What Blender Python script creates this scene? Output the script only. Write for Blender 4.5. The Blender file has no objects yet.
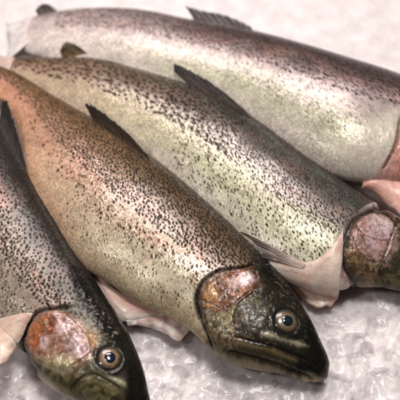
import bpy, math, random
import numpy as np
from mathutils import Vector
from mathutils.bvhtree import BVHTree

random.seed(7)
C = bpy.context.scene.collection
scene = bpy.context.scene

# ------------------------------------------------------------------ camera
PITCH = math.radians(55.0)
DIST = 0.62
LENS = 74.0
CAM = np.array([0.0, -DIST * math.cos(PITCH), DIST * math.sin(PITCH)])
RIGHT = np.array([1.0, 0, 0])
UP = np.array([0, math.sin(PITCH), math.cos(PITCH)])
FWD = np.array([0, math.cos(PITCH), -math.sin(PITCH)])
FOC = LENS / 36.0 * 400.0


def ray(px, py):
    return FWD + RIGHT * ((px - 200.0) / FOC) + UP * ((200.0 - py) / FOC)


def at(px, py, z):
    """point of the ground layer at height z seen at photo pixel px, py"""
    d = ray(px, py)
    return CAM + d * ((z - CAM[2]) / d[2])


def proj(P):
    q = P - CAM
    dep = q @ FWD
    return np.stack([200 + FOC * (q @ RIGHT) / dep, 200 - FOC * (q @ UP) / dep], -1)


# ------------------------------------------------------------------ numeric helpers
def hash2(ix, iy, seed):
    n = (ix.astype(np.int64) * 374761393 + iy.astype(np.int64) * 668265263 + seed * 974634777) & 0x7fffffff
    n = ((n ^ (n >> 13)) * 1274126177) & 0x7fffffff
    n = n ^ (n >> 16)
    return (n & 0xffff) / 65535.0


def vnoise(x, y, seed=0):
    ix = np.floor(x); iy = np.floor(y)
    fx = x - ix; fy = y - iy
    fx = fx * fx * (3 - 2 * fx); fy = fy * fy * (3 - 2 * fy)
    a = hash2(ix, iy, seed); b = hash2(ix + 1, iy, seed)
    c = hash2(ix, iy + 1, seed); d = hash2(ix + 1, iy + 1, seed)
    return (a * (1 - fx) + b * fx) * (1 - fy) + (c * (1 - fx) + d * fx) * fy


def fbm(x, y, seed=0, octs=4):
    t = 0; amp = 0.5; tot = 0
    for o in range(octs):
        t = t + amp * vnoise(x * 2 ** o + 17.3 * o, y * 2 ** o - 9.1 * o, seed + o)
        tot += amp; amp *= 0.5
    return t / tot


def sstep(a, b, x):
    t = np.clip((x - a) / (b - a), 0, 1)
    return t * t * (3 - 2 * t)


def spline(t, Y, q):
    """natural cubic spline, Y (n,k)"""
    n = len(t); h = np.diff(t)
    A = np.zeros((n, n)); R = np.zeros((n,) + Y.shape[1:])
    A[0, 0] = A[-1, -1] = 1
    for i in range(1, n - 1):
        A[i, i - 1] = h[i - 1]; A[i, i] = 2 * (h[i - 1] + h[i]); A[i, i + 1] = h[i]
        R[i] = 6 * ((Y[i + 1] - Y[i]) / h[i] - (Y[i] - Y[i - 1]) / h[i - 1])
    M = np.linalg.solve(A, R)
    i = np.clip(np.searchsorted(t, q) - 1, 0, n - 2)
    a = (t[i + 1] - q) / h[i]; b = (q - t[i]) / h[i]
    if Y.ndim > 1:
        a = a[:, None]; b = b[:, None]; hh = h[i][:, None]
    else:
        hh = h[i]
    return a * Y[i] + b * Y[i + 1] + ((a ** 3 - a) * M[i] + (b ** 3 - b) * M[i + 1]) * hh ** 2 / 6


def seg_dist(X, Y, pts):
    d = np.full(X.shape, 1e9)
    for (x0, y0), (x1, y1) in zip(pts[:-1], pts[1:]):
        dx, dy = x1 - x0, y1 - y0
        l2 = dx * dx + dy * dy + 1e-16
        t = np.clip(((X - x0) * dx + (Y - y0) * dy) / l2, 0, 1)
        d = np.minimum(d, np.hypot(X - x0 - t * dx, Y - y0 - t * dy))
    return d


def poly_sd(X, Y, pts):
    """signed distance, positive inside"""
    P = list(pts) + [pts[0]]
    d = seg_dist(X, Y, P)
    ins = np.zeros(X.shape, bool)
    for (x0, y0), (x1, y1) in zip(P[:-1], P[1:]):
        c = ((y0 > Y) != (y1 > Y)) & (X < (x1 - x0) * (Y - y0) / (y1 - y0 + 1e-16) + x0)
        ins ^= c
    return np.where(ins, d, -d)


# ------------------------------------------------------------------ mesh helpers
def mesh_grid(name, V, wrap, mat, parent=None, attrs=None, uv=None, caps=False):
    """V (n,m,3) grid -> one mesh object"""
    n, m = V.shape[:2]
    idx = np.arange(n * m).reshape(n, m)
    if wrap:
        a = idx[:-1, :]; b = idx[1:, :]
        c = np.roll(b, -1, 1); d = np.roll(a, -1, 1)
    else:
        a = idx[:-1, :-1]; b = idx[1:, :-1]; c = idx[1:, 1:]; d = idx[:-1, 1:]
    F = np.stack([a, b, c, d], -1).reshape(-1, 4)
    return mesh_raw(name, V.reshape(-1, 3), F, mat, parent, attrs, uv,
                    caps=[list(idx[0]), list(idx[-1][::-1])] if caps else None)


def mesh_raw(name, V, F, mat, parent=None, attrs=None, uv=None, caps=None):
    me = bpy.data.meshes.new(name)
    me.vertices.add(len(V)); me.vertices.foreach_set('co', V.astype(np.float32).ravel())
    loops = F.ravel().astype(np.int32); k = F.shape[1]
    starts = np.arange(len(F)) * k
    if caps:
        for cp in caps:
            starts = np.append(starts, len(loops)); loops = np.append(loops, np.array(cp, np.int32))
    me.loops.add(len(loops)); me.loops.foreach_set('vertex_index', loops.astype(np.int32))
    me.polygons.add(len(starts)); me.polygons.foreach_set('loop_start', starts.astype(np.int32))
    me.update(calc_edges=True); me.validate()
    me.polygons.foreach_set('use_smooth', np.ones(len(me.polygons), bool))
    if attrs:
        for nm, arr in attrs.items():
            if arr.ndim == 2:
                at_ = me.attributes.new(nm, 'FLOAT_COLOR', 'POINT')
                rgba = np.concatenate([arr, np.ones((len(arr), 1))], 1)
                at_.data.foreach_set('color', rgba.astype(np.float32).ravel())
            else:
                at_ = me.attributes.new(nm, 'FLOAT', 'POINT')
                at_.data.foreach_set('value', arr.astype(np.float32))
    if uv is not None:
        at_ = me.attributes.new('skin_mm', 'FLOAT_VECTOR', 'POINT')
        u3 = np.concatenate([uv, np.zeros((len(uv), 1))], 1)
        at_.data.foreach_set('vector', u3.astype(np.float32).ravel())
    me.materials.append(mat)
    o = bpy.data.objects.new(name, me); C.objects.link(o)
    if parent:
        o.parent = parent
        o.matrix_parent_inverse = parent.matrix_basis.inverted()
    return o


# ------------------------------------------------------------------ materials
class NT:
    def __init__(s, name):
        s.m = bpy.data.materials.new(name); s.m.use_nodes = True
        s.t = s.m.node_tree; s.t.nodes.clear()
        s.out = s.n('ShaderNodeOutputMaterial')
        s.p = s.n('ShaderNodeBsdfPrincipled')
        s.l(s.p.outputs[0], s.out.inputs[0])

    def n(s, k, **kw):
        nd = s.t.nodes.new(k)
        for a, b in kw.items():
            setattr(nd, a, b)
        return nd

    def l(s, a, b):
        s.t.links.new(a, b)

    def set(s, **kw):
        for k, v in kw.items():
            s.p.inputs[k.replace('_', ' ')].default_value = v

    def math(s, op, a, b=None, c=None, clamp=False):
        nd = s.n('ShaderNodeMath', operation=op, use_clamp=clamp)
        for i, v in enumerate((a, b, c)):
            if v is None: continue
            if isinstance(v, (int, float)): nd.inputs[i].default_value = v
            else: s.l(v, nd.inputs[i])
        return nd.outputs[0]

    def vmath(s, op, a, b=None):
        nd = s.n('ShaderNodeVectorMath', operation=op)
        for i, v in enumerate((a, b)):
            if v is None: continue
            if isinstance(v, tuple): nd.inputs[i].default_value = v
            elif isinstance(v, (int, float)): nd.inputs[3].default_value = v
            else: s.l(v, nd.inputs[i])
        return nd.outputs[0]

    def scale(s, a, f):
        nd = s.n('ShaderNodeVectorMath', operation='SCALE'); s.l(a, nd.inputs[0])
        if isinstance(f, (int, float)): nd.inputs[3].default_value = f
        else: s.l(f, nd.inputs[3])
        return nd.outputs[0]


def skin_material(name, scale_mm=1.5, sparkle=0.35):
    k = NT(name)
    col = k.n('ShaderNodeAttribute', attribute_name='Col')
    sil = k.n('ShaderNodeAttribute', attribute_name='silver').outputs['Fac']
    wet = k.n('ShaderNodeAttribute', attribute_name='scaly').outputs['Fac']
    uv = k.n('ShaderNodeAttribute', attribute_name='skin_mm').outputs['Vector']
    mp = k.n('ShaderNodeMapping'); mp.inputs['Rotation'].default_value = (0, 0, math.radians(45))
    mp.inputs['Scale'].default_value = (1 / scale_mm, 1 / scale_mm, 1)
    k.l(uv, mp.inputs[0])
    vo = k.n('ShaderNodeTexVoronoi', voronoi_dimensions='2D'); vo.inputs['Scale'].default_value = 1.0
    vo.inputs['Randomness'].default_value = 0.8
    k.l(mp.outputs[0], vo.inputs['Vector'])
    # a little tilt for every scale: silver glints differ from scale to scale
    rnd = k.vmath('SUBTRACT', vo.outputs['Color'], (0.5, 0.5, 0.5))
    geo = k.n('ShaderNodeNewGeometry')
    tilt = k.scale(rnd, k.math('MULTIPLY', wet, sparkle))
    nrm = k.vmath('NORMALIZE', k.vmath('ADD', geo.outputs['Normal'], tilt))
    dist = vo.outputs['Distance']
    bp = k.n('ShaderNodeBump'); bp.inputs['Distance'].default_value = 0.0003
    bp.inputs['Strength'].default_value = 0.24
    no = k.n('ShaderNodeTexNoise'); no.inputs['Scale'].default_value = 0.55; no.inputs['Detail'].default_value = 4
    k.l(uv, no.inputs['Vector'])
    hgt = k.math('ADD', k.math('MULTIPLY', k.math('MULTIPLY', dist, -1.0), wet),
                 k.math('MULTIPLY', no.outputs['Fac'], 0.9))
    k.l(hgt, bp.inputs['Height']); k.l(nrm, bp.inputs['Normal'])
    k.l(bp.outputs[0], k.p.inputs['Normal'])
    # pigment differs a little from scale to scale; thin darker rim between scales
    sep = k.n('ShaderNodeSeparateColor'); k.l(vo.outputs['Color'], sep.inputs[0])
    v = k.math('ADD', 0.78, k.math('MULTIPLY', sep.outputs[0], 0.44))
    rim = k.math('SUBTRACT', 1.0, k.math('MULTIPLY', k.math('POWER', dist, 2.0), 0.32), clamp=True)
    v = k.math('MULTIPLY', v, rim)
    v = k.math('ADD', k.math('MULTIPLY', v, wet), k.math('SUBTRACT', 1.0, wet))
    k.l(k.scale(col.outputs['Color'], v), k.p.inputs['Base Color'])
    k.l(k.math('MULTIPLY', sil, 0.5), k.p.inputs['Metallic'])
    rg = k.math('ADD', 0.24, k.math('MULTIPLY', sep.outputs[1], 0.10))
    k.l(rg, k.p.inputs['Roughness'])
    k.set(Coat_Weight=0.22, Coat_Roughness=0.09, Coat_IOR=1.33, Specular_IOR_Level=.18)
    matt = k.n('ShaderNodeAttribute', attribute_name='matt').outputs['Fac']
    gl = k.math('SUBTRACT', 1.0, k.math('MULTIPLY', matt, .85))
    k.l(k.math('MULTIPLY', gl, .20), k.p.inputs['Specular IOR Level'])
    k.l(k.math('MULTIPLY', gl, .45), k.p.inputs['Coat Weight'])
    bp2 = k.n('ShaderNodeBump'); bp2.inputs['Distance'].default_value = 0.0006; bp2.inputs['Strength'].default_value = 0.5
    n2 = k.n('ShaderNodeTexNoise'); n2.inputs['Scale'].default_value = 0.3; n2.inputs['Detail'].default_value = 5
    k.l(uv, n2.inputs['Vector']); k.l(n2.outputs['Fac'], bp2.inputs['Height'])
    k.l(bp2.outputs[0], k.p.inputs['Coat Normal'])
    return k.m


def sheet_material(name, rough=0.35, sss=0.0, coat=0.3, bump=0.0004, freq=350.0):
    k = NT(name)
    col = k.n('ShaderNodeAttribute', attribute_name='Col')
    tc = k.n('ShaderNodeTexCoord')
    no = k.n('ShaderNodeTexNoise'); no.inputs['Scale'].default_value = freq; no.inputs['Detail'].default_value = 4
    k.l(tc.outputs['Object'], no.inputs['Vector'])
    v = k.math('ADD', 0.8, k.math('MULTIPLY', no.outputs['Fac'], 0.4))
    k.l(k.scale(col.outputs['Color'], v), k.p.inputs['Base Color'])
    bp = k.n('ShaderNodeBump'); bp.inputs['Distance'].default_value = bump; bp.inputs['Strength'].default_value = 0.6
    k.l(no.outputs['Fac'], bp.inputs['Height']); k.l(bp.outputs[0], k.p.inputs['Normal'])
    k.set(Roughness=rough, Coat_Weight=coat, Coat_Roughness=0.1)
    if sss:
        k.set(Subsurface_Weight=sss, Subsurface_Radius=(0.006, 0.003, 0.002), Subsurface_Scale=1.0)
    return k.m


def ice_material(name, base, sss_r, rough, trans, bump, freq):
    k = NT(name)
    tc = k.n('ShaderNodeTexCoord')
    no = k.n('ShaderNodeTexNoise'); no.inputs['Scale'].default_value = freq; no.inputs['Detail'].default_value = 6
    no.inputs['Roughness'].default_value = 0.6
    k.l(tc.outputs['Object'], no.inputs['Vector'])
    vo = k.n('ShaderNodeTexVoronoi'); vo.inputs['Scale'].default_value = freq * 1.3
    k.l(tc.outputs['Object'], vo.inputs['Vector'])
    h = k.math('ADD', no.outputs['Fac'], k.math('MULTIPLY', vo.outputs['Distance'], 0.8))
    bp = k.n('ShaderNodeBump'); bp.inputs['Distance'].default_value = bump; bp.inputs['Strength'].default_value = 0.7
    k.l(h, bp.inputs['Height']); k.l(bp.outputs[0], k.p.inputs['Normal'])
    n3 = k.n('ShaderNodeTexNoise'); n3.inputs['Scale'].default_value = freq * 0.25; n3.inputs['Detail'].default_value = 3
    k.l(tc.outputs['Object'], n3.inputs['Vector'])
    v = k.math('ADD', (1.0 if trans > .5 else .76), k.math('MULTIPLY', n3.outputs['Fac'], 0.0 if trans > .5 else 0.48))
    rgb = k.n('ShaderNodeRGB'); rgb.outputs[0].default_value = (*base, 1)
    cl = k.n('ShaderNodeAttribute', attribute_name='cloud').outputs['Fac']
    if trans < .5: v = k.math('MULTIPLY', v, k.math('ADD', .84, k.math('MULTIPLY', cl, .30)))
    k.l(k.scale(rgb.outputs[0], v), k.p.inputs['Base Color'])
    k.set(Roughness=rough, IOR=1.12 if trans > .5 else 1.31, Transmission_Weight=trans, Subsurface_Weight=1.0 if sss_r else 0.0,
          Subsurface_Radius=(sss_r, sss_r, sss_r * 1.1), Subsurface_Scale=1.0)
    if trans < .5: k.set(Coat_Weight=.25, Coat_Roughness=.12)
    return k.m


def eye_material(name, metallic, rough):
    k = NT(name)
    col = k.n('ShaderNodeAttribute', attribute_name='Col')
    k.l(col.outputs['Color'], k.p.inputs['Base Color'])
    k.set(Metallic=metallic, Roughness=rough, Coat_Weight=1.0, Coat_Roughness=0.1)
    return k.m


M_EYE = eye_material('eye_iris', 0.1, 0.4)
M_PUPIL = eye_material('eye_pupil', 0.0, 0.06)
M_FIN = sheet_material('fin_membrane', rough=0.32, coat=0.4)
M_FLESH = sheet_material('pale_belly_flesh', rough=0.42, sss=0.6, coat=0.2, bump=0.0009, freq=260)


# ------------------------------------------------------------------ a trout
NS, NTOP, NBOT = 760, 230, 50


class Trout:
    """pairs: (back px, belly px) from the root of the tail to the snout"""

    def __init__(s, name, label, pairs, thick, pal, seed, mat, sink=0.0048, lift=.45):
        s.seed = seed; s.mat = mat; s.pal = pal
        pairs = np.array(pairs, float)          # n,2,2
        n = len(pairs)
        t = np.concatenate([[0], np.cumsum(np.linalg.norm(np.diff(pairs.mean(1), axis=0), axis=1))])
        t /= t[-1]; s.t = t
        q = np.linspace(0, 1, NS) ** 1.0
        zc = np.full(n, 0.02)
        for it in range(4):
            D = np.array([at(p[0][0], p[0][1], z) for p, z in zip(pairs, zc)])
            V = np.array([at(p[1][0], p[1][1], z) for p, z in zip(pairs, zc)])
            a0 = np.linalg.norm(D - V, axis=1) / 2
            b = a0 * np.interp(t, [0, .2, .55, .75, .88, 1], [.32, .40, .47, .50, .55, .62]) * thick
            bm = b.max()
            zc = b + lift * (bm - b) - sink
        # the outline seen in the photo is the limb of a rounded body: take its swell off the half depth
        dd = (D - V) / (2 * a0[:, None])
        P = proj((D + V) / 2); T = np.gradient(P, axis=0)
        T /= np.linalg.norm(T, axis=1)[:, None]
        nx, ny = -T[:, 1], T[:, 0]
        ndir = nx[:, None] * RIGHT - ny[:, None] * UP
        dn = (dd * ndir).sum(1); zn = ndir[:, 2]
        a = np.sqrt(np.maximum((a0 * dn) ** 2 - (b * zn) ** 2 * 0.85, (0.55 * a0 * dn) ** 2)) / np.abs(dn)
        cen = (D + V) / 2
        # samples along the body
        cenq = spline(t, cen, q); aq = spline(t, a, q); bq = spline(t, b, q); ddq = spline(t, dd, q)
        ddq[:, 2] = 0; ddq /= np.linalg.norm(ddq, axis=1)[:, None]
        # rounded snout
        k0 = int(NS * 0.975); w = np.clip((np.arange(NS) - k0) / (NS - 1 - k0), 0, 1)
        rr = np.sqrt(np.maximum(1 - w ** 2.2, 0.0004)); aq = aq * rr; bq = bq * rr
        thu = np.linspace(0, math.pi, NTOP, endpoint=False)
        thd = np.linspace(math.pi, 2 * math.pi, NBOT, endpoint=False)
        th = np.concatenate([thu, thd])
        v = np.cos(th)
        e = np.where(v > 0, 0.5, 0.60)
        zz = np.sign(np.sin(th)) * np.maximum(1 - np.abs(v) ** 2.1, 0) ** e
        s.q = q; s.v = v; s.aq = aq; s.bq = bq; s.cen = cenq; s.dd = ddq
        G = cenq[:, None, :] + ddq[:, None, :] * (aq[:, None] * v[None, :])[..., None]
        G[..., 2] += bq[:, None] * zz[None, :]
        s.G = G
        # unrolled skin coordinates in mm: along the body, and round it from the back
        ds = np.linalg.norm(np.diff(cenq, axis=0), axis=1); s.S = np.concatenate([[0], np.cumsum(ds)]) * 1000
        arc = np.linalg.norm(np.diff(G, axis=1, append=G[:, :1]), axis=2) * 1000
        A = np.concatenate([np.zeros((NS, 1)), np.cumsum(arc, 1)[:, :-1]], 1)
        A[:, NTOP:] = A[:, :1] - (arc.sum(1)[:, None] - A[:, NTOP:])
        s.A = A
        s.Q, s.Vv = np.meshgrid(q, v, indexing='ij')
        s.SS = np.repeat(s.S[:, None], len(v), 1)
        s.X = G[..., 0] * 1000; s.Y = G[..., 1] * 1000
        s.H = np.zeros((NS, len(v)))            # relief, mm
        s.scaly = np.ones((NS, len(v)))
        s.px = proj(G)
        loc = cenq[NS // 2].copy(); loc[2] = 0
        r = bpy.data.objects.new(name, None); C.objects.link(r); r.location = loc
        r['label'] = label; r['category'] = 'fish'; r['group'] = 'whole trout laid out on crushed ice'
        r.empty_display_size = 0.02
        bpy.context.view_layer.update()
        s.root = r
        s.paint_body()

    # a point of the upper flank under a photo pixel
    def find(s, px):
        U = s.px[:, :NTOP]
        d = (U[..., 0] - px[0]) ** 2 + (U[..., 1] - px[1]) ** 2
        d = d + np.where(s.nz[:, :NTOP] < 0, 1e6, 0)
        i = np.unravel_index(np.argmin(d), d.shape)
        return i

    def loc_mm(s, px):
        i = s.find(px); return (s.X[i], s.Y[i])

    def paint_body(s):
        p = s.pal; sd = s.seed
        # facing of the bare form (to look marks up on the visible side only)
        gu = np.gradient(s.G, axis=0); gv = np.roll(s.G, -1, 1) - np.roll(s.G, 1, 1)
        nn = np.cross(gv, gu); nn /= np.linalg.norm(nn, axis=2)[..., None] + 1e-12
        if nn[NS // 2, NTOP // 2, 2] < 0: nn = -nn
        s.N = nn
        s.nz = ((CAM - s.G) * nn).sum(2)
        v = s.Vv; q = s.Q
        wob = (fbm(s.SS / 14, s.A / 10, sd) - .5)
        vv = v + wob * 0.35
        col = np.zeros(v.shape + (3,))
        stops = p['stops']                        # (v, colour, silver)
        vs = [x[0] for x in stops]
        for c in range(3):
            col[..., c] = np.interp(vv, vs, [x[1][c] for x in stops])
        silver = np.interp(vv, vs, [x[2] for x in stops])
        # towards the tail
        tw = sstep(p.get('tail_q', .45), 0.0, q) * p.get('tail_w', .8)
        tcol = np.zeros_like(col)
        for c in range(3):
            tcol[..., c] = np.interp(vv, [-1, -.3, .3, 1], [x[c] for x in p['tail']])
        col = col * (1 - tw[..., None]) + tcol * tw[..., None]
        silver = silver * (1 - tw * p.get('tail_dull', .6))
        # cloudy pigment
        cl = fbm(s.SS / 7, s.A / 5, sd + 5)
        col *= (0.72 + 0.56 * cl)[..., None]
        pk = sstep(.5, .72, fbm(s.SS / 22, s.A / 9, sd + 9)) * p.get('pink', .3) * np.exp(-((v - p.get('pink_v', 0.)) / .35) ** 2)
        col = col * (1 - pk[..., None]) + np.array((.55, .26, .21)) * pk[..., None]
        s.col = col; s.silver = silver; s.matt = np.zeros(v.shape)
        # lateral line
        vl = 0.02 + 0.10 * (1 - q)
        ll = np.exp(-((v - vl) * s.aq[:, None] * 1000 / 0.45) ** 2) * (0.4 + 0.6 * (fbm(s.SS / 1.3, s.A * 0, sd) > .5)) * p.get('lateral', .5)
        s.col *= (1 - .6 * ll)[..., None]; s.H -= ll * .15
        # spots
        rng = np.random.default_rng(sd)
        for (num, v0, v1, r0, r1, q0, q1, dark, pw) in p['spots']:
            pts = np.zeros((num, 3)); npt = 0
            tries = 0
            while npt < num and tries < num * 12:
                tries += 1
                qq = q0 + (q1 - q0) * rng.random(); vq = v1 - (v1 - v0) * rng.random() ** pw
                i = int(qq * (NS - 1)); j = int(np.argmin(np.abs(s.v[:NTOP] - vq)))
                if rng.random() > min(1, s.aq[i] / s.aq.max() + .1): continue
                X, Y = s.S[i], s.A[i, j]
                r = r0 + (r1 - r0) * rng.random()
                pp = pts[:npt]
                if npt and (((X - pp[:, 0]) ** 2 + (Y - pp[:, 1]) ** 2) < (1.22 * (r + pp[:, 2])) ** 2).any(): continue
                pts[npt] = (X, Y, r); npt += 1
                k = int(3.2 * r / (s.S[-1] / NS)) + 2
                i0, i1 = max(0, i - k), min(NS, i + k + 1)
                jk = int(3.2 * r / max(.15, abs(s.A[i, min(j + 1, NTOP - 1)] - s.A[i, j]))) + 3
                j0, j1 = max(0, j - jk), min(NTOP, j + jk + 1)
                dx = s.SS[i0:i1, j0:j1] - X; dy = s.A[i0:i1, j0:j1] - Y
                an = rng.normal(.5, .4); ca, sa = math.cos(an), math.sin(an)
                ex = 1.0 + rng.random() * 1.1
                u = (dx * ca + dy * sa) / ex; w = (-dx * sa + dy * ca)
                d = np.hypot(u, w)
                d = d * (1 + .7 * (vnoise(s.SS[i0:i1, j0:j1] / (r * .8), s.A[i0:i1, j0:j1] / (r * .8), sd + 77) - .5))
                m = sstep(r * 1.3, r * .4, d) * (dark * (.72 + .4 * rng.random()))
                m = np.clip(m, 0, 1)
                s.col[i0:i1, j0:j1] = s.col[i0:i1, j0:j1] * (1 - m[..., None]) + np.array(p.get('spot_col', (.030, .020, .014))) * m[..., None]
                s.silver[i0:i1, j0:j1] *= (1 - m)
                s.matt[i0:i1, j0:j1] = np.maximum(s.matt[i0:i1, j0:j1], m)

    # ---- markings and some painted highlights of the head, placed where the photo shows them on the flank
    def _mix(s, m, colour, silver=None, scaly=None, height=0.0):
        if colour is not None:
            s.col = s.col * (1 - m[..., None]) + np.array(colour) * m[..., None]
        if silver is not None: s.silver = s.silver * (1 - m) + silver * m
        if scaly is not None: s.scaly = s.scaly * (1 - m) + scaly * m
        s.H += height * m

    def region(s, pts, colour, alpha=1.0, soft=1.5, height=0.0, rough=0.0, nscale=3.0, silver=None, scaly=None, sd=0, solid=False):
        P = [s.loc_mm(p) for p in pts]
        d = poly_sd(s.X, s.Y, P)
        n = fbm(s.X / nscale, s.Y / nscale, s.seed + 31 + sd)
        if rough: d = d + (n - .5) * rough * 4
        m = sstep(-soft, soft, d) * alpha
        if rough and not solid: m = m * np.clip(1 - rough * .25 + rough * .5 * (fbm(s.X / nscale * 1.7, s.Y / nscale * 1.7, s.seed + 57 + sd) - .3), 0, 1)
        s._mix(m, colour, silver, scaly, height)
        return d

    def stroke(s, pts, colour, alpha=1.0, width=1.0, height=0.0, silver=None, scaly=None, wob=.3, sd=0):
        P = [s.loc_mm(p) for p in pts]
        if len(P) > 2:
            P = np.array(P); tt = np.arange(len(P), dtype=float)
            P = spline(tt, P, np.linspace(0, len(P) - 1, len(P) * 6))
        d = seg_dist(s.X, s.Y, [tuple(x) for x in P])
        d = d + (fbm(s.X / 2.5, s.Y / 2.5, s.seed + 91 + sd) - .5) * width * wob * 2
        m = np.exp(-(np.maximum(d, 0) / width) ** 2) * alpha
        s._mix(m, colour, silver, scaly, height)

    def blotches(s, pts, colour, scale, thr, alpha, sd=0, soft=1.5, height=0.0):
        P = [s.loc_mm(p) for p in pts]
        d = poly_sd(s.X, s.Y, P)
        n = fbm(s.X / scale, s.Y / scale, s.seed + 131 + sd, 3)
        m = sstep(-soft, soft, d) * sstep(thr, thr + .08, n) * alpha
        s._mix(m, colour, height=height)

    def socket(s, px, r_mm, depth, rim):
        i = s.find(px); s.eye_i = i
        d = np.hypot(s.X - s.X[i], s.Y - s.Y[i])
        m = .9 * sstep(r_mm * 1.62, r_mm * 1.2, d + (fbm(s.X / 2, s.Y / 2, s.seed + 44) - .5) * 2)
        s.col = s.col * (1 - m[..., None]) + np.array((.012, .011, .008)) * m[..., None]
        s.H += rim * .5 * np.exp(-((d - r_mm * 1.15) / (r_mm * .18)) ** 2) - depth * sstep(r_mm * 1.0, r_mm * .8, d)

    def build(s):
        bare = 1 - np.clip(s.scaly, 0, 1)
        s.H += bare * ((fbm(s.X / 2.6, s.Y / 2.6, s.seed + 201) - .5) * .5 + (fbm(s.X / 8, s.Y / 8, s.seed + 202, 2) - .5) * .9)
        s.col *= (1 - bare * (.5 - 1.0 * (fbm(s.X / 1.6, s.Y / 1.6, s.seed + 203) - .1)) * .8)[..., None]
        G = s.G + s.N * (s.H / 1000)[..., None]
        s.F = G
        ok = lambda a: a.reshape(-1) if a.ndim == 2 else a.reshape(-1, 3)
        s.body = mesh_grid('body', G, True, s.mat, s.root,
                           {'Col': ok(np.clip(s.col, 0.002, .95)), 'silver': ok(np.clip(s.silver, 0, 1)), 'scaly': ok(np.clip(s.scaly, 0, 1)), 'matt': ok(s.matt)},
                           np.stack([s.SS, s.A], -1).reshape(-1, 2), caps=True)
        st = 4
        g = G[::st, ::st]; n, m = g.shape[:2]
        vs = [tuple(x) for x in g.reshape(-1, 3)]
        fs = [(i * m + j, (i + 1) * m + j, (i + 1) * m + (j + 1) % m, i * m + (j + 1) % m) for i in range(n - 1) for j in range(m)]
        s.bvh = BVHTree.FromPolygons(vs, fs)

    def shell(s, name, pts, lift, edge_soft=1.6):
        """a plate of its own over the flank: the gill cover. Its free rear edge stands proud, its front melts into the cheek"""
        P = [s.loc_mm(p) for p in pts]
        d = poly_sd(s.X, s.Y, P); d[:, NTOP:] = -9
        keep = d > -0.3
        ii, jj = np.where(keep); i0, i1, j0, j1 = ii.min(), ii.max() + 1, jj.min(), jj.max() + 1
        sub = d[i0:i1 + 1, j0:j1 + 1]
        h = s.H[i0:i1 + 1, j0:j1 + 1] + lift * sstep(-.3, edge_soft, sub) * 1.0 + .15 - 1.1 * sstep(.35, -.3, sub)
        g = s.G[i0:i1 + 1, j0:j1 + 1] + s.N[i0:i1 + 1, j0:j1 + 1] * (h / 1000)[..., None]
        n, m = g.shape[:2]
        idx = np.arange(n * m).reshape(n, m); kp = keep[i0:i1 + 1, j0:j1 + 1]
        fm = kp[:-1, :-1] & kp[1:, :-1] & kp[1:, 1:] & kp[:-1, 1:]
        F = np.stack([idx[:-1, :-1], idx[1:, :-1], idx[1:, 1:], idx[:-1, 1:]], -1)[fm]
        used = np.unique(F); remap = -np.ones(n * m, int); remap[used] = np.arange(len(used))
        cut = lambda a: a[i0:i1 + 1, j0:j1 + 1].reshape(n * m, *a.shape[2:])[used]
        return mesh_raw(name, g.reshape(-1, 3)[used], remap[F], s.mat, s.root,
                        {'Col': np.clip(cut(s.col), .002, .95), 'silver': np.clip(cut(s.silver), 0, 1), 'scaly': np.clip(cut(s.scaly), 0, 1), 'matt': cut(s.matt)},
                        np.stack([cut(s.SS), cut(s.A)], -1))

    def surf(s, px, py, z, off):
        """where the sight line of a photo pixel meets this fish, else the layer at height z"""
        d = ray(px, py); dn = d / np.linalg.norm(d)
        h = s.bvh.ray_cast(Vector(CAM), Vector(dn))
        if h[0] is not None:
            n = np.array(h[1]);
            if n @ dn > 0: n = -n
            return np.array(h[0]) + n * off
        if z is None:
            i = s.find((px, py)); z = s.F[i][2] + .003 + min(.02, .0018 * math.hypot(*(s.px[i] - np.array((px, py)))))
        return at(px, py, z)

    def eye(s, px, r, iris, label=None, bulge=.32):
        i = s.find(px); c = s.G[i].copy(); n = s.N[i]
        if n[2] < 0: n = -n
        n = n / np.linalg.norm(n)
        ax = np.cross(n, [0.0, 1, 0]); ax /= np.linalg.norm(ax); ay = np.cross(n, ax)
        R, K = 28, 64
        rad = np.linspace(0.02, 1, R); an = np.linspace(0, 2 * math.pi, K, endpoint=False)
        RR, AA = np.meshgrid(rad, an, indexing='ij')
        h = bulge * r * (np.sqrt(np.maximum(1.15 - RR ** 2, 0)) - .387) / .685
        base = c + n * (-0.0011)
        Vx = base + (ax * np.cos(AA)[..., None] + ay * np.sin(AA)[..., None]) * (RR * r)[..., None] + n * h[..., None]
        nz_ = fbm(np.cos(AA) * RR * 4 + 9, np.sin(AA) * RR * 4 + 3, s.seed + 3)
        ry = fbm(AA * 5, RR * 2, s.seed + 8)
        col = np.array(iris) * (.5 + .9 * nz_ * .8 + .3 * ry)[..., None]
        ring = sstep(.64, .86, RR + (ry - .5) * .15); col = col * (1 - ring[..., None]) + np.array((.012, .010, .008)) * ring[..., None]
        dk = sstep(.50, .66, nz_) * sstep(.5, .7, RR) * .8
        col = col * (1 - dk[..., None]) + np.array((.03, .02, .012)) * dk[..., None]
        inn = np.exp(-((RR - .46) / .05) ** 2) * .25; col = col + np.array((.3, .22, .1)) * inn[..., None]
        e = mesh_grid('eye', Vx, True, M_EYE, s.root, {'Col': np.clip(col, .002, .9).reshape(-1, 3)}, caps=True)
        rp = r * (.43 + .012 * np.cos(AA * 2 + s.seed) + .008 * np.cos(AA * 3 + 1))
        rp = rp[..., None]
        h2 = bulge * r * (np.sqrt(np.maximum(1.15 - (RR * .44) ** 2, 0)) - .387) / .685 + 0.00040 * (1 - RR ** 4) + .00008
        V2 = base + (ax * np.cos(AA)[..., None] + ay * np.sin(AA)[..., None]) * (RR[..., None] * rp) + n * h2[..., None]
        c2 = np.array((.006, .009, .016)) * np.ones(RR.shape)[..., None] + np.array((.006, .012, .02)) * (1 - RR)[..., None]
        mesh_grid('pupil', V2, True, M_PUPIL, e, {'Col': c2.reshape(-1, 3)}, caps=True)
        return e

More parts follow.
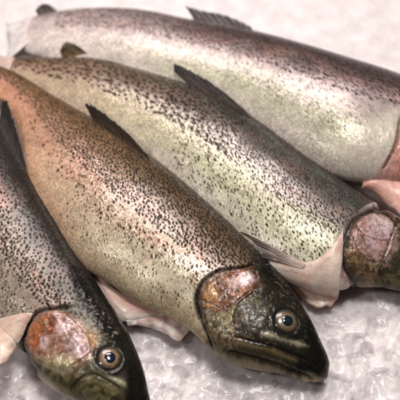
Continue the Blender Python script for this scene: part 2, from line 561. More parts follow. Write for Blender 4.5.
    def ridge_fin(s, name, p0, p1, prof, lean, up, cols, rays=12, thick=.0007, spots=0.0, ragged=.25, ray_h=.0002, root=.9):
        """a fin grown from the ridge of the back between two photo pixels; prof = heights in mm from tail side to head side"""
        i0, i1 = sorted((s.find(p0)[0], s.find(p1)[0]))
        nu, nv = 110, 36
        qi = np.linspace(i0, i1, nu)
        at_i = lambda a: np.stack([np.interp(qi, np.arange(NS), a[:, c]) for c in range(a.shape[1])], 1)
        dd = at_i(s.dd); cen = at_i(s.cen); a = np.interp(qi, np.arange(NS), s.aq)
        jb = int(np.argmin(np.abs(s.v[:NTOP] - root))); base = at_i(s.G[:, jb]) - np.array([0, 0, .0015])
        tan = np.gradient(cen, axis=0); tan /= np.linalg.norm(tan, axis=1)[:, None]
        u = np.linspace(0, 1, nu)
        h = np.interp(u, np.linspace(0, 1, len(prof)), prof) / 1000 + .0025
        h = h * (1 - ragged * vnoise(u * rays * 1.3, u * 0, s.seed + 6) * vnoise(u * 40, u * 0, s.seed + 7))
        U, W = np.meshgrid(u, np.linspace(0, 1, nv), indexing='ij')
        dirv = dd + np.array([0, 0, up]); dirv /= np.linalg.norm(dirv, axis=1)[:, None]
        P = base[:, None] + (dirv[:, None] * W[..., None] - tan[:, None] * (lean * W ** 1.3)[..., None]) * h[:, None, None]
        return s.slab(name, P, U, W, cols, M_FIN, rays, thick, 0.0, spots, ray_h)

    def fin(s, name, base, tip, zb, zt, cols, mat=None, rays=0, thick=.0008, off=None, curl=0.0, spots=0.0, jag=0.0, nu=90, nv=40, ray_h=.0004, edge_pow=1.0):
        mat = mat or M_FIN
        base = np.array(base, float); tip = np.array(tip, float)
        def res(P):
            t = np.concatenate([[0], np.cumsum(np.linalg.norm(np.diff(P, axis=0), axis=1))]); t /= t[-1]
            return spline(t, P, np.linspace(0, 1, nu))
        B, T = res(base), res(tip)
        U, W = np.meshgrid(np.linspace(0, 1, nu), np.linspace(0, 1, nv), indexing='ij')
        if jag:
            jg = (fbm(U * (rays or 13), U * 0, s.seed + 6, 3) - .5) * 2 * jag
            W = W * (1 + jg)
        PX = B[:, None] * (1 - W[..., None]) + T[:, None] * W[..., None]
        Z = None if zb is None else zb * (1 - W) + zt * W
        P = np.zeros((nu, nv, 3))
        for i in range(nu):
            for j in range(nv):
                P[i, j] = s.surf(PX[i, j, 0], PX[i, j, 1], None if Z is None else Z[i, j], off) if off is not None else at(PX[i, j, 0], PX[i, j, 1], Z[i, j])
        if off is not None:
            for _ in range(10):
                for e_ in (0, -1):
                    P[1:-1, e_] = (P[1:-1, e_] * 2 + P[:-2, e_] + P[2:, e_]) / 4
                    P[e_, 1:-1] = (P[e_, 1:-1] * 2 + P[e_, :-2] + P[e_, 2:]) / 4
                P[1:-1, 1:-1] = (P[1:-1, 1:-1] * 2 + P[:-2, 1:-1] + P[2:, 1:-1] + P[1:-1, :-2] + P[1:-1, 2:]) / 6
        return s.slab(name, P, U, W, cols, mat, rays, thick, curl, spots, ray_h)

    def slab(s, name, P, U, W, cols, mat, rays, thick, curl, spots, ray_h):
        nu, nv = U.shape
        gu = np.gradient(P, axis=0); gv = np.gradient(P, axis=1)
        N = np.cross(gu, gv); N /= np.linalg.norm(N, axis=2)[..., None] + 1e-12
        if N[..., 2].mean() < 0: N = -N
        hgt = curl * np.sin(W * math.pi) + (fbm(U * 2.5, W * 2, s.seed + 15, 2) - .5) * thick * .7
        rp = np.zeros_like(U)
        if rays:
            rp = .5 + .5 * np.cos(U * rays * 2 * math.pi + (fbm(U * 4, W * 1.5, s.seed) - .5) * 9)
            rp = rp * np.clip(W * 2.5, 0, 1) if curl == 0 else rp
            hgt = hgt + rp * ray_h
        edge = np.minimum(np.minimum(U, 1 - U) * 8, (1 - W / W.max()) * 6); edge = np.clip(edge, 0, 1) ** .5 * np.clip(.3 + W * 8, 0, 1)
        th = thick * (.25 + .75 * edge)
        top = P + N * (hgt + th / 2)[..., None]; bot = P + N * (hgt - th / 2)[..., None]
        c0, c1, c2 = [np.array(c) for c in cols]
        wn = (W / W.max())[..., None]
        col = np.where(wn < .5, c0 * (1 - 2 * wn) + c1 * 2 * wn, c1 * (2 - 2 * wn) + c2 * (2 * wn - 1))
        col = col * (.7 + .6 * fbm(U * 9, W * 5, s.seed + 22))[..., None]
        if mat is M_FLESH:
            rd = sstep(.50, .72, fbm(U * 4, W * 3, s.seed + 71)) * .45 + sstep(.8, 1, wn[..., 0]) * .25 * fbm(U * 12, W * 2, s.seed + 72)
            vein = np.exp(-((fbm(U * 5, W * 3, s.seed + 73) - .5) / .012) ** 2) * .3
            rd = np.clip(rd + vein, 0, .8)
            col = col * (1 - rd[..., None]) + np.array((.58, .25, .20)) * rd[..., None]
        if rays: col = col * (.66 + .5 * (1 - rp))[..., None]
        if spots:
            sp = sstep(.60, .68, fbm(U * 7, W * 6, s.seed + 41, 2)) * spots
            col = col * (1 - sp[..., None]) + np.array((.02, .014, .01)) * sp[..., None]
        n = nu * nv
        idx = np.arange(n).reshape(nu, nv)
        q1 = np.stack([idx[:-1, :-1], idx[1:, :-1], idx[1:, 1:], idx[:-1, 1:]], -1).reshape(-1, 4)
        per = np.concatenate([idx[:, 0], idx[-1, 1:], idx[-2::-1, -1], idx[0, -2:0:-1]])
        pr = np.roll(per, -1)
        side = np.stack([per, per + n, pr + n, pr], -1)
        F = np.concatenate([q1, q1[:, ::-1] + n, side])
        cc = np.clip(col.reshape(-1, 3), .003, .95)
        return mesh_raw(name, np.concatenate([top.reshape(-1, 3), bot.reshape(-1, 3)]), F, mat, s.root, {'Col': np.concatenate([cc, cc])})


M_SKIN = skin_material('trout_skin', 1.25, 0.15)

# ------------------------------------------------------------------ four trout
# colours are linear pigment values; palB's mid flank also has a highlight band painted in
palB = dict(stops=[(-1, (.46, .35, .22), .1), (-.6, (.56, .50, .355), .2), (-.22, (.50, .40, .30), .5), (.08, (.42, .31, .265), .65), (.38, (.20, .135, .085), .25), (.62, (.115, .076, .046), .1), (.85, (.055, .037, .023), 0), (1, (.04, .027, .016), 0)],
            tail=[(.66, .32, .20), (.60, .28, .165), (.32, .17, .085), (.12, .07, .036)], tail_q=.60, tail_w=.9,
            pink=.5, pink_v=-.15, lateral=.9,
            spots=[(1900, -.05, 1.0, .68, 1.15, .02, .90, 1.1, 1.0), (160, -.45, -.1, .6, 1.1, .1, .78, 1.0, 1.0), (260, -.85, -.2, .4, .8, .35, .8, .9, 1.0), (500, .1, 1., .5, .9, .45, .97, 1.1, .9)])
palC = dict(stops=[(-1, (.62, .56, .48), .1), (-.55, (.55, .53, .36), .2), (-.2, (.48, .45, .33), .4), (.06, (.40, .34, .31), .55), (.30, (.135, .108, .096), .25), (.6, (.055, .064, .054), .2), (.85, (.03, .023, .02), .05), (1, (.02, .016, .014), 0)],
            tail=[(.5, .34, .25), (.46, .31, .21), (.32, .20, .125), (.10, .065, .04)], tail_q=.48, tail_w=.8,
            pink=.25, pink_v=.1, lateral=.9,
            spots=[(420, -.2, 1., 1.0, 1.7, .0, .45, 1.1, 1.), (1700, -.2, 1.0, .5, .95, .3, .76, 1.05, 1.0), (650, -.85, .2, .5, 1.0, .35, .76, 1.0, 1.0)])
palD = dict(stops=[(-1, (.62, .54, .48), .1), (-.55, (.48, .46, .33), .2), (-.2, (.45, .38, .34), .35), (.05, (.40, .31, .305), .4), (.2, (.22, .162, .155), .3), (.4, (.095, .068, .064), .15), (.72, (.05, .034, .032), .1), (1, (.03, .02, .02), 0)],
            tail=[(.70, .60, .57), (.70, .59, .56), (.60, .48, .46), (.26, .19, .18)], tail_q=.40, tail_w=.9,
            pink=.2, pink_v=.2, lateral=.5,
            spots=[(1100, .0, 1.0, .6, 1.5, .05, .76, .95, .9), (260, -.6, .2, .6, 1.1, .4, .74, .6, 1.0)])
palA = dict(stops=[(-1, (.50, .40, .32), .2), (-.5, (.30, .26, .20), .4), (-.1, (.36, .285, .24), .5), (.18, (.23, .18, .15), .45), (.42, (.09, .074, .066), .25), (.7, (.03, .026, .022), .1), (1, (.012, .01, .008), .0)],
            tail=[(.3, .26, .24), (.26, .22, .2), (.16, .13, .12), (.05, .04, .04)], tail_q=.5, tail_w=.7,
            pink=.6, pink_v=.05, lateral=.3,
            spots=[(1200, -.2, 1.0, .6, 1.1, .2, .84, 1.1, .9), (520, -.85, .2, .5, .95, .3, .82, 1.0, 1.0)])

B = Trout('trout', 'tan trout with crisp dark spots and copper gill cover, its whole black snout in view',
          [((-14, 62), (-26, 82)), ((15, 72), (-2, 98)), ((48, 92), (17, 130)), ((90, 117), (26, 183)), ((130, 142), (53, 229)),
           ((165, 167), (78, 264)), ((200, 196), (108, 284)), ((228, 221), (134, 302)), ((252, 244), (163, 315)), ((272, 264), (188, 330)),
           ((289, 285), (206, 346)), ((304, 307), (224, 360)), ((316, 328), (251, 369)), ((325, 348), (284, 375)), ((330, 363), (306, 382)), ((331, 374), (321, 384))],
          1.0, palB, 11, M_SKIN)
Cf = Trout('trout.001', 'silver green speckled trout with a cream shoulder flap, its snout cut off by the frame',
           [((14, 58), (10, 78)), ((34, 58), (26, 87)), ((58, 58), (46, 100)), ((95, 59), (77, 119)), ((140, 70), (113, 140)), ((185, 84), (149, 165)),
            ((230, 104), (186, 196)), ((275, 134), (225, 230)), ((315, 164), (260, 264)), ((350, 187), (298, 284)), ((380, 206), (332, 292)),
            ((405, 222), (360, 288)), ((430, 245), (394, 290)), ((455, 272), (426, 304)), ((470, 295), (449, 324)), ((477, 312), (466, 330))],
           .95, palC, 23, M_SKIN)
Df = Trout('trout.002', 'pale pinkish silver trout lying rearmost against bare white ice, its head out of view',
           [((34, 17), (25, 52)), ((60, 12), (49, 60)), ((95, 9), (86, 68)), ((140, 11), (126, 78)), ((190, 21), (174, 94)), ((235, 29), (220, 112)),
            ((280, 40), (264, 137)), ((320, 52), (305, 163)), ((355, 63), (344, 180)), ((390, 74), (380, 184)), ((420, 86), (412, 188)),
            ((450, 102), (446, 192)), ((480, 124), (476, 196)), ((500, 147), (500, 198)), ((512, 168), (513, 198)), ((518, 180), (519, 196))],
           .95, palD, 37, M_SKIN, lift=.12)
A = Trout('trout.003', 'dark grey trout in the lower left corner with pink and orange gill cover',
          [((-62, 12), (-86, 24)), ((-42, 48), (-84, 68)), ((-22, 86), (-84, 122)), ((0, 124), (-80, 172)), ((22, 160), (-70, 217)), ((48, 203), (-55, 260)),
           ((72, 242), (-30, 298)), ((94, 277), (-8, 322)), ((112, 305), (12, 341)), ((127, 330), (25, 360)), ((138, 352), (40, 379)),
           ((146, 374), (63, 396)), ((150, 392), (92, 408)), ((150, 406), (118, 416)), ((146, 414), (133, 420))],
          1.0, palA, 53, M_SKIN)

def mottle(f, pts, sd, a=.46):
    for k, (c, sc, th, al) in enumerate([((.05, .028, .018), 3.2, .56, .8), ((.55, .44, .36), 2.4, .62, .7), ((.34, .15, .08), 3.0, .60, .5),
                                         ((.022, .02, .014), 2.2, .60, .8), ((.30, .25, .13), 1.7, .63, .6)]):
        f.blotches(pts, c, sc, th, al * a, sd=sd + 17 * k, soft=4, height=(-.18, .15, .1, -.15, .1)[k])


# ---- head of the spotted trout
BLK = (.007, .0065, .005)
B.region([(258, 240), (250, 266), (225, 270), (205, 281), (197, 296), (199, 315), (206, 335), (210, 352), (232, 372), (330, 392), (345, 370), (300, 270)], (.019, .017, .012), soft=4, rough=.4, solid=True, silver=.1, scaly=.05)
B.region([(204, 284), (225, 272), (250, 268), (256, 280), (252, 293), (238, 305), (222, 313), (207, 310), (201, 298)], (.26, .10, .055), soft=3.5, rough=1.0, silver=.3, height=.5)
B.blotches([(204, 284), (225, 272), (250, 268), (256, 280), (238, 305), (207, 310)], (.07, .03, .016), 4, .50, .85)
B.region([(203, 290), (214, 283), (220, 296), (212, 309), (204, 306)], (.42, .24, .10), soft=3, rough=.9, silver=.3, sd=4)
B.region([(238, 274), (250, 271), (255, 281), (247, 287), (239, 284)], (.75, .58, .58), soft=2, rough=.7, silver=.5, sd=8)  # pink-white highlight painted into the gill cover colour
B.region([(226, 280), (246, 272), (254, 283), (240, 289), (230, 290)], (.62, .42, .42), soft=1.5, rough=.4, silver=.5, alpha=.55)  # wider, weaker part of the same painted highlight
B.region([(214, 314), (228, 314), (234, 322), (228, 332), (216, 328)], (.50, .46, .28), soft=2.5, rough=1., silver=.3, sd=6)
B.region([(203, 312), (222, 313), (238, 306), (236, 325), (240, 345), (228, 355), (212, 347)], (.22, .18, .09), rough=.9, soft=1.5, silver=.35, height=.4)
B.blotches([(203, 312), (222, 313), (238, 306), (240, 345), (228, 357), (210, 350)], (.04, .035, .015), 3.2, .52, .7, sd=3)
B.region([(239, 303), (252, 297), (266, 300), (270, 314), (264, 329), (250, 334), (238, 328), (235, 314)], (.05, .046, .034), soft=3.5, height=.5, rough=.2)
B.stroke([(253, 293), (240, 303), (234, 316), (238, 331), (250, 337)], (.02, .016, .008), .6, .8, -.4)
B.stroke([(203, 301), (213, 305), (226, 309), (241, 299), (256, 288)], (.05, .02, .012), .8, .55, -.5)
B.blotches([(240, 300), (300, 290), (312, 345), (262, 350), (236, 330)], (.20, .17, .09), 1.7, .61, .5, sd=5)
B.region([(207, 342), (222, 343), (245, 346), (275, 355), (304, 368), (302, 380), (265, 372), (228, 366)], (.055, .045, .024), rough=.6, soft=3)
B.blotches([(207, 342), (245, 344), (304, 366), (302, 382), (265, 376), (225, 368)], (.02, .017, .009), 3.5, .5, .6, sd=9)
B.stroke([(262, 334), (277, 337), (293, 342), (310, 347)], (.36, .32, .22), .85, 1.4, .5, wob=.8)
B.stroke([(236, 337), (252, 341), (272, 346), (294, 354), (316, 366)], (.006, .005, .004), .85, .8, -.55)
B.stroke([(308, 340), (310, 342)], (.004, .004, .003), .9, .8, -.5)
B.stroke([(238, 342), (256, 347), (275, 352), (298, 362)], (.15, .11, .05), .7, 1.1, .4, wob=1.2)
B.stroke([(226, 349), (245, 354), (268, 360), (292, 369), (312, 379)], (.008, .006, .004), .85, 1.1, -.7)
B.stroke([(214, 349), (232, 360), (258, 366), (285, 374)], (.22, .18, .09), .6, 1.1, .3, wob=1.5)
B.region([(258, 243), (292, 280), (322, 330), (336, 372), (322, 390), (285, 380), (296, 362), (306, 345), (301, 312), (280, 292), (262, 272)], BLK, soft=4, rough=.4, solid=True, scaly=.0, silver=0.)
B.blotches([(262, 250), (292, 285), (318, 335), (300, 330), (270, 285)], (.10, .085, .05), 2.5, .63, .6, sd=12)
mottle(B, [(200, 278), (228, 266), (256, 266), (264, 284), (250, 304), (240, 345), (222, 356), (204, 335), (197, 300)], 300)
B.socket((287, 321), 8.5, .6, .9)
B.stroke([(252, 264), (240, 267), (222, 270), (205, 280), (196, 296), (198, 314), (206, 334), (212, 350)], (.014, .008, .006), .95, 1.0, -1.9, scaly=0, silver=0)
B.stroke([(198, 292), (197, 303), (200, 316)], (.010, .006, .005), .9, 1.9, -.7)
B.build()
B.shell('gill_cover', [(250, 271), (226, 273), (208, 283), (200, 296), (202, 313), (209, 333), (214, 346), (228, 352), (238, 340), (234, 318), (240, 303), (253, 293), (257, 281)], .6)
B.eye((287, 321), .0087, (.14, .095, .047))
B.ridge_fin('dorsal_fin', (100, 122), (162, 160), [5, 8, 8, 7, 6, 4, 1], 2.2, 2.2, [(.11, .075, .05), (.07, .05, .036), (.035, .026, .02)], rays=11, spots=.5, ragged=.3, root=.82)
B.fin('belly_flap', [(88, 260), (108, 283), (136, 300), (168, 306), (202, 290)], [(88, 268), (103, 299), (125, 323), (162, 309), (201, 296)], .010, .004, [(.74, .50, .42), (.80, .62, .54), (.84, .74, .64)], mat=M_FLESH, jag=.13, thick=.0022, curl=.003)
B.fin('pectoral_fin', [(200, 296), (192, 303), (160, 312), (126, 321)], [(196, 322), (181, 339), (156, 330), (128, 324)], .007, .0025, [(.78, .62, .56), (.82, .68, .62), (.78, .62, .56)], mat=M_FLESH, jag=.13, thick=.0022, curl=.0015, rays=6, ray_h=.0003)
B.fin('tail_fin', [(-14, 62), (-20, 72), (-26, 82)], [(-75, 20), (-66, 55), (-95, 70)], .012, .006, [(.2, .13, .08), (.16, .1, .07), (.1, .07, .05)], rays=18, spots=.7)

# ---- head of the dark trout in the corner
A.region([(80, 285), (70, 305), (50, 309), (36, 314), (26, 332), (22, 350), (30, 372), (60, 405), (150, 430), (165, 390), (125, 320)], (.06, .05, .03), soft=2.5, silver=.15, scaly=.05)
A.region([(28, 332), (38, 314), (52, 309), (66, 315), (80, 322), (92, 337), (95, 352), (82, 363), (64, 372), (48, 364), (36, 357), (28, 346)], (.46, .24, .18), soft=4, rough=.9, silver=.3, height=.5)
A.region([(30, 328), (44, 315), (57, 317), (54, 331), (45, 338), (39, 354), (30, 348)], (.42, .13, .045), soft=2, rough=.5)
A.region([(47, 320), (54, 317), (58, 323), (53, 329), (47, 327)], (.13, .045, .03), soft=1.2, rough=.3, height=-.8)
A.region([(55, 312), (68, 318), (78, 325), (70, 332), (58, 336), (56, 324)], (.70, .50, .50), soft=1.5, rough=.6, silver=.4)
A.region([(40, 336), (47, 333), (49, 345), (43, 352)], (.72, .52, .48), soft=1., rough=.6, silver=.4)
A.region([(84, 316), (98, 330), (102, 345), (96, 350), (88, 334)], (.20, .15, .09), soft=3, rough=.9, sd=7)
A.blotches([(30, 325), (66, 312), (94, 340), (80, 365), (40, 360)], (.22, .07, .035), 4, .58, .7, sd=2)
A.region([(66, 335), (82, 330), (93, 345), (90, 356), (76, 358), (66, 350)], (.46, .33, .34), soft=3.5, rough=.8, silver=.4)
A.region([(38, 357), (50, 358), (64, 355), (76, 360), (70, 374), (56, 374), (44, 368)], (.48, .42, .24), soft=3, rough=.9, silver=.3)
A.region([(84, 330), (93, 333), (99, 345), (94, 352), (88, 342)], (.30, .16, .06), soft=1.5, rough=.5)
A.region([(46, 372), (66, 374), (90, 372), (118, 388), (126, 400), (124, 425), (90, 425), (58, 402)], (.17, .14, .065), soft=2, rough=.4)
A.blotches([(36, 366), (66, 374), (90, 372), (122, 392), (124, 425), (70, 420)], (.04, .033, .014), 4, .52, .8, sd=4)
A.stroke([(90, 359), (98, 368), (108, 376), (124, 384)], (.50, .46, .30), .9, 1.6, .7, wob=.6)
A.stroke([(72, 388), (80, 379), (92, 374), (104, 378), (120, 388)], (.02, .016, .009), .75, .9, -.6)
A.stroke([(78, 390), (86, 383), (98, 382), (112, 389)], (.2, .17, .09), .6, 1.2, .25)
A.stroke([(84, 400), (96, 393), (114, 398), (128, 406)], (.02, .016, .01), .5, .9, -.4)
A.region([(70, 262), (98, 282), (130, 328), (152, 378), (158, 410), (122, 415), (126, 388), (124, 362), (112, 342), (97, 326), (84, 308), (76, 294)], BLK, soft=3, rough=.3, scaly=.1, silver=0)
A.blotches([(85, 290), (118, 330), (126, 360), (96, 330)], (.30, .24, .18), 1.8, .64, .7, sd=6)
mottle(A, [(24, 330), (36, 310), (56, 304), (84, 318), (98, 336), (98, 354), (80, 368), (60, 378), (34, 364)], 310)
A.socket((110, 358), 8.2, .6, .9)
A.stroke([(67, 306), (60, 307), (48, 309), (36, 313), (26, 328), (21, 344), (25, 358), (36, 372)], (.014, .008, .006), .95, 1.3, -2.2, scaly=0, silver=0)
A.stroke([(24, 334), (21, 344), (24, 355)], (.010, .006, .005), .9, 2.2, -.8)
A.build()
A.shell('gill_cover', [(66, 312), (52, 312), (40, 317), (31, 331), (27, 344), (34, 357), (48, 366), (64, 372), (80, 362), (92, 352), (90, 338), (79, 325)], .6)
A.eye((110, 358), .0084, (.21, .125, .066))
A.ridge_fin('dorsal_fin', (0, 126), (30, 174), [13, 15, 13, 11, 8, 5, 1], 1.0, .7, [(.08, .066, .06), (.05, .042, .038), (.022, .018, .016)], rays=12, spots=.3, ragged=.15)
A.fin('shoulder_flap', [(33, 313), (27, 325), (19, 343), (6, 362)], [(-6, 319), (-14, 336), (-14, 358), (-8, 372)], None, None, [(.80, .66, .56), (.76, .60, .50), (.70, .52, .42)], mat=M_FLESH, jag=.13, thick=.0022, curl=.002, off=.0024)
A.fin('tail_fin', [(-62, 12), (-74, 18), (-86, 24)], [(-90, -50), (-100, -15), (-135, -25)], .012, .006, [(.1, .08, .07), (.08, .06, .05), (.05, .04, .035)], rays=18)

# ---- shoulder and gill of the silver green trout
Cf.region([(378, 200), (350, 217), (338, 236), (333, 256), (338, 294), (356, 300), (352, 270), (348, 245), (356, 224), (385, 212)], (.68, .54, .50), soft=1.5, rough=.15, scaly=.1, silver=.1)
Cf.region([(385, 203), (372, 208), (354, 218), (345, 240), (344, 262), (352, 282), (372, 296), (480, 345), (490, 300), (420, 225)], (.055, .045, .028), soft=2, silver=.15, scaly=.05)
Cf.region([(352, 224), (370, 212), (392, 220), (397, 245), (386, 263), (368, 262), (355, 250), (350, 236)], (.48, .29, .27), soft=3.5, rough=.9, silver=.3, height=.5)
Cf.region([(368, 222), (380, 218), (394, 228), (392, 240), (382, 238), (372, 250), (364, 240)], (.62, .42, .44), soft=1.5, rough=.5, silver=.4)
Cf.blotches([(352, 224), (370, 212), (392, 220), (397, 245), (360, 250)], (.16, .08, .06), 3, .57, .7, sd=1)
Cf.region([(372, 216), (386, 217), (395, 228), (390, 236), (380, 230), (372, 226)], (.74, .56, .56), soft=2, rough=1.2, silver=.4, sd=9)  # white-pink highlight painted on the upper front of the plate
Cf.stroke([(356, 226), (366, 236), (380, 241), (394, 240)], (.10, .05, .035), .7, .7, -.5)
Cf.region([(344, 250), (353, 247), (366, 262), (379, 262), (375, 279), (360, 281), (347, 269)], (.27, .16, .08), soft=3, rough=1.2, silver=.2, height=.4)
Cf.region([(352, 280), (376, 280), (400, 270), (440, 300), (440, 325), (380, 300)], (.12, .10, .055), soft=3, rough=.9)
Cf.blotches([(346, 252), (376, 256), (410, 250), (440, 300), (440, 325), (380, 300), (350, 275)], (.03, .024, .013), 2.6, .5, .7, sd=2)
Cf.stroke([(395, 225), (390, 240), (384, 256), (380, 270), (384, 288)], (.03, .025, .014), .85, .9, -.9)
Cf.stroke([(352, 236), (358, 250), (368, 260), (380, 262)], (.08, .04, .02), .7, .6, -.5)
Cf.region([(372, 203), (400, 214), (440, 250), (480, 300), (470, 300), (425, 255), (396, 226), (382, 214)], (.015, .013, .009), soft=2, rough=.3)
mottle(Cf, [(344, 240), (354, 218), (374, 206), (398, 216), (404, 245), (388, 270), (376, 288), (352, 284)], 320)
Cf.socket((440, 275), 8.5, .5, .8)
Cf.stroke([(420, 300), (440, 304), (462, 316)], (.006, .005, .004), .9, 1., -1.3)
Cf.stroke([(384, 206), (366, 211), (353, 220), (345, 238), (343, 254), (347, 270), (356, 284)], (.018, .009, .007), .97, 2.9, -2.8, scaly=0, silver=0)
Cf.stroke([(339, 262), (341, 272), (346, 280)], (.5, .22, .17), .8, 1.2, .3)
Cf.build()
Cf.shell('gill_cover', [(378, 211), (368, 213), (356, 221), (353, 238), (351, 254), (354, 267), (361, 278), (372, 281), (382, 266), (392, 250), (396, 230), (390, 218)], .6)
Cf.eye((440, 275), .009, (.42, .30, .14))
Cf.ridge_fin('dorsal_fin', (190, 88), (256, 122), [4, 7.5, 7.5, 7, 6, 4, 1], 3.2, 1.8, [(.12, .09, .08), (.08, .06, .055), (.035, .027, .025)], rays=11, spots=.4, ragged=.2, root=.8)
Cf.ridge_fin('adipose_fin', (62, 58), (86, 62), [3, 8, 10, 9, 6, 1], .5, 1.8, [(.26, .17, .09), (.18, .12, .065), (.06, .04, .025)], rays=0, spots=.9, ragged=0, thick=.0016, root=.95)
Cf.fin('pectoral_fin', [(306, 264), (305, 266), (303, 268)], [(253, 236), (257, 246), (270, 259)], None, None, [(.60, .45, .37), (.13, .095, .075), (.025, .019, .016)], rays=8, off=.0032, ray_h=.0002, jag=.6, thick=.0003)
Cf.fin('shoulder_flap', [(342, 231), (330, 249), (316, 260), (300, 263), (270, 260)], [(338, 292), (326, 311), (312, 305), (300, 293), (272, 268)], .007, .004, [(.70, .52, .45), (.74, .60, .50), (.74, .56, .48)], mat=M_FLESH, jag=.13, thick=.0022, curl=.001, off=.0014)
Cf.fin('tail_fin', [(15, 58), (10, 68), (8, 78)], [(-32, 50), (-22, 76), (-40, 100)], .010, .005, [(.5, .36, .30), (.6, .46, .42), (.6, .46, .42)], rays=18)

# ---- shoulder of the pale trout
Df.region([(345, 150), (372, 120), (396, 110), (394, 140), (384, 162), (366, 180), (345, 178)], (.62, .55, .46), soft=5, rough=.5, silver=.3, scaly=.5)
Df.region([(404, 120), (396, 140), (386, 160), (372, 182), (400, 200), (520, 205), (525, 170), (470, 105), (420, 85)], (.55, .31, .26), soft=2, rough=.4, silver=.2, scaly=.05)
Df.region([(400, 78), (440, 96), (500, 140), (500, 160), (440, 120), (405, 100)], (.05, .035, .03), soft=2, rough=.3)
Df.region([(395, 155), (400, 125), (430, 120), (440, 160), (420, 190), (388, 190)], (.60, .28, .22), soft=3, rough=.7, silver=.2, height=.5)
Df.socket((478, 150), 8, .5, .8)
Df.stroke([(470, 172), (490, 178), (510, 186)], (.006, .005, .004), .9, 1., -1.3)
Df.stroke([(408, 108), (400, 122), (397, 140), (391, 155), (384, 168)], (.10, .05, .04), .9, 1.1, -1.6, scaly=0, silver=0)
Df.build()
Df.shell('gill_cover', [(412, 108), (404, 124), (401, 142), (396, 158), (400, 176), (424, 184), (438, 160), (440, 130), (428, 112)], .6)
Df.eye((478, 150), .0085, (.42, .32, .18))
Df.ridge_fin('dorsal_fin', (192, 23), (252, 35), [9, 8, 7, 7, 6, 4, 1], .9, .5, [(.09, .065, .06), (.07, .052, .05), (.05, .038, .036)], rays=9, ragged=.12)
Df.ridge_fin('adipose_fin', (37, 17), (56, 14), [3, 6, 7.5, 6, 1], .6, .4, [(.09, .065, .06), (.06, .045, .04), (.04, .03, .028)], rays=0, ragged=0, thick=.0016)
Df.fin('belly_flap', [(405, 150), (390, 158), (376, 170), (360, 179)], [(428, 226), (404, 217), (385, 202), (364, 186)], .020, .014, [(.62, .30, .24), (.68, .36, .29), (.70, .44, .37)], mat=M_FLESH, jag=.13, thick=.0022, curl=.005)
Df.fin('tail_fin', [(35, 17), (31, 29), (29, 42)], [(6, 24), (10, 42), (2, 66)], .010, .003, [(.66, .57, .54), (.74, .67, .65), (.74, .68, .67)], rays=14, ray_h=.0001)

# ------------------------------------------------------------------ the ice
def shards(x, y, cell, seed, tilt):
    """fused splinters: every cell a facet with its own height and lean, blended at the seams"""
    u = x / cell; w = y / cell
    iu = np.floor(u); iw = np.floor(w)
    num = np.zeros(x.shape); den = np.zeros(x.shape)
    for a in (-1, 0, 1):
        for b in (-1, 0, 1):
            ci = iu + a; cj = iw + b
            cx = ci + .1 + .8 * hash2(ci, cj, seed); cy = cj + .1 + .8 * hash2(ci, cj, seed + 1)
            h = hash2(ci, cj, seed + 2) - .5
            tx = (hash2(ci, cj, seed + 3) - .5) * tilt; ty = (hash2(ci, cj, seed + 4) - .5) * tilt
            d2 = (u - cx) ** 2 + (w - cy) ** 2
            k = np.exp(-d2 * 16)
            num += k * (h * .55 + tx * (u - cx) + ty * (w - cy)); den += k
    return num / (den + 1e-12) * cell


def ice_h(x, y):
    wx = (fbm(x / .006, y / .006, 61, 2) - .5) * .004; wy = (fbm(x / .006, y / .006, 71, 2) - .5) * .004
    calm = 1 - .92 * sstep(-.02, .13, y)
    return calm * ((fbm(x / .06, y / .06, 3, 2) - .5) * .007 + shards(x + wx, y + wy, .0125, 100, 1.1) * .32
            + shards(x + wx, y + wy, .0052, 200, 1.2) * .24 + shards(x + wx * .6, y + wy * .6, .0027, 300, 1.3) * .26)


n = 820
gx, gy = np.meshgrid(np.linspace(-.62, .62, n), np.linspace(-.40, .90, n), indexing='ij')
gz = ice_h(gx, gy) - .004
M_BED = ice_material('packed_ice', (.72, .665, .66), .010, .26, .0, .0008, 260)
M_CHUNK = ice_material('ice_grain', (.97, .96, .97), 0, .06, 1.0, .0004, 260)
_w = (fbm(gx / .006, gy / .006, 61, 2) - .5) * .004
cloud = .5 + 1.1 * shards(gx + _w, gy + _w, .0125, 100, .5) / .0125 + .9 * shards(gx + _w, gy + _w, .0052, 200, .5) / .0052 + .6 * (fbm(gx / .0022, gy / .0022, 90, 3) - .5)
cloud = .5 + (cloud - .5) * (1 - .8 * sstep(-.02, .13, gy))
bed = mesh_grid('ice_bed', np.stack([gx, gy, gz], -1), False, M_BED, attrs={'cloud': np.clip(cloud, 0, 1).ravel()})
bed['kind'] = 'structure'; bed['label'] = 'packed bed of crushed white ice under the fish'

rng = np.random.default_rng(5)
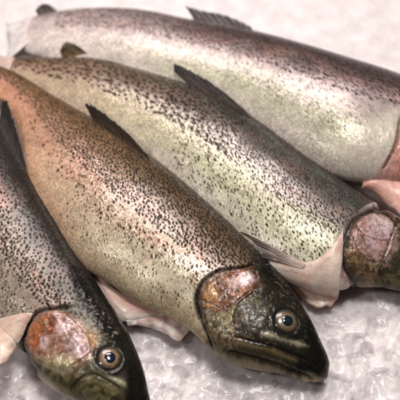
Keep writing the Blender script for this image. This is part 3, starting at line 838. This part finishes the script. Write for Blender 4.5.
# one rounded irregular grain shape, many individual grains melted together in one heap
import bmesh
bm = bmesh.new(); bmesh.ops.create_icosphere(bm, subdivisions=2, radius=1)
ico = np.array([v.co[:] for v in bm.verts]); icoF = np.array([[v.index for v in f.verts] for f in bm.faces]); bm.free()
VV, FF = [], []
off = 0
count = 0
fish = [B, Cf, Df, A]
while count < 140:
    x = rng.uniform(-.30, .30); y = rng.uniform(-.19, .06)
    count += 1
    sz = .0025 + .0045 * rng.random() ** 2.0
    # facetted grain: clip a ball with random planes
    P = ico.copy()
    for _ in range(7):
        nrm = rng.normal(size=3); nrm /= np.linalg.norm(nrm); dcut = rng.uniform(.45, .8)
        dd = P @ nrm; over = np.maximum(dd - dcut, 0); P = P - over[:, None] * nrm
    P = P * (sz * rng.uniform(.7, 1.35, 3))
    ang = rng.uniform(0, 6.28); ca, sa = math.cos(ang), math.sin(ang)
    P = np.stack([P[:, 0] * ca - P[:, 1] * sa, P[:, 0] * sa + P[:, 1] * ca, P[:, 2]], 1)
    zz = ice_h(np.array([x]), np.array([y]))[0] - .004 + sz * rng.uniform(-.6, .0)
    VV.append(P + np.array([x, y, zz])); FF.append(icoF + off); off += len(P)
gr = mesh_raw('crushed_ice', np.concatenate(VV), np.concatenate(FF), M_CHUNK)
gr['kind'] = 'stuff'; gr['label'] = 'loose grains of wet crushed ice around the fish'

# ------------------------------------------------------------------ light
def area(name, loc, target, size, power, col, sy=None):
    l = bpy.data.lights.new(name, 'AREA'); l.energy = power; l.color = col
    l.shape = 'RECTANGLE' if sy else 'SQUARE'; l.size = size
    if sy: l.size_y = sy
    o = bpy.data.objects.new(name, l); C.objects.link(o); o.location = loc
    d = Vector(target) - Vector(loc); o.rotation_euler = d.to_track_quat('-Z', 'Y').to_euler()
    return o


area('counter_lamp', (-.05, .60, .80), (0, .10, 0), .60, 8.2, (1, .93, .90), .36)
area('ceiling_lamp', (.12, .08, 1.1), (0, 0, 0), .26, 7.6, (1, .95, .92))
area('hall_lamp', (-.55, -.35, .9), (0, -.05, 0), .10, 2.2, (1, .95, .92))
w = bpy.data.worlds.new('World'); scene.world = w; w.use_nodes = True
w.node_tree.nodes['Background'].inputs[0].default_value = (.80, .72, .70, 1)
w.node_tree.nodes['Background'].inputs[1].default_value = .045

cam = bpy.data.cameras.new('camera'); cam.lens = LENS; cam.sensor_width = 36
co = bpy.data.objects.new('camera', cam); C.objects.link(co); co.location = CAM
co.rotation_euler = (math.pi / 2 - PITCH, 0, 0)
cam.clip_start = .01; cam.clip_end = 20
cam.dof.use_dof = True; cam.dof.focus_distance = float((at(220, 260, .03) - CAM) @ FWD); cam.dof.aperture_fstop = 6.3
scene.camera = co
scene.view_settings.view_transform = 'Standard'; scene.view_settings.look = 'None'
scene.view_settings.exposure = 0; scene.view_settings.gamma = 1
scene.cycles.use_denoising = True
scene.cycles.max_bounces = 8
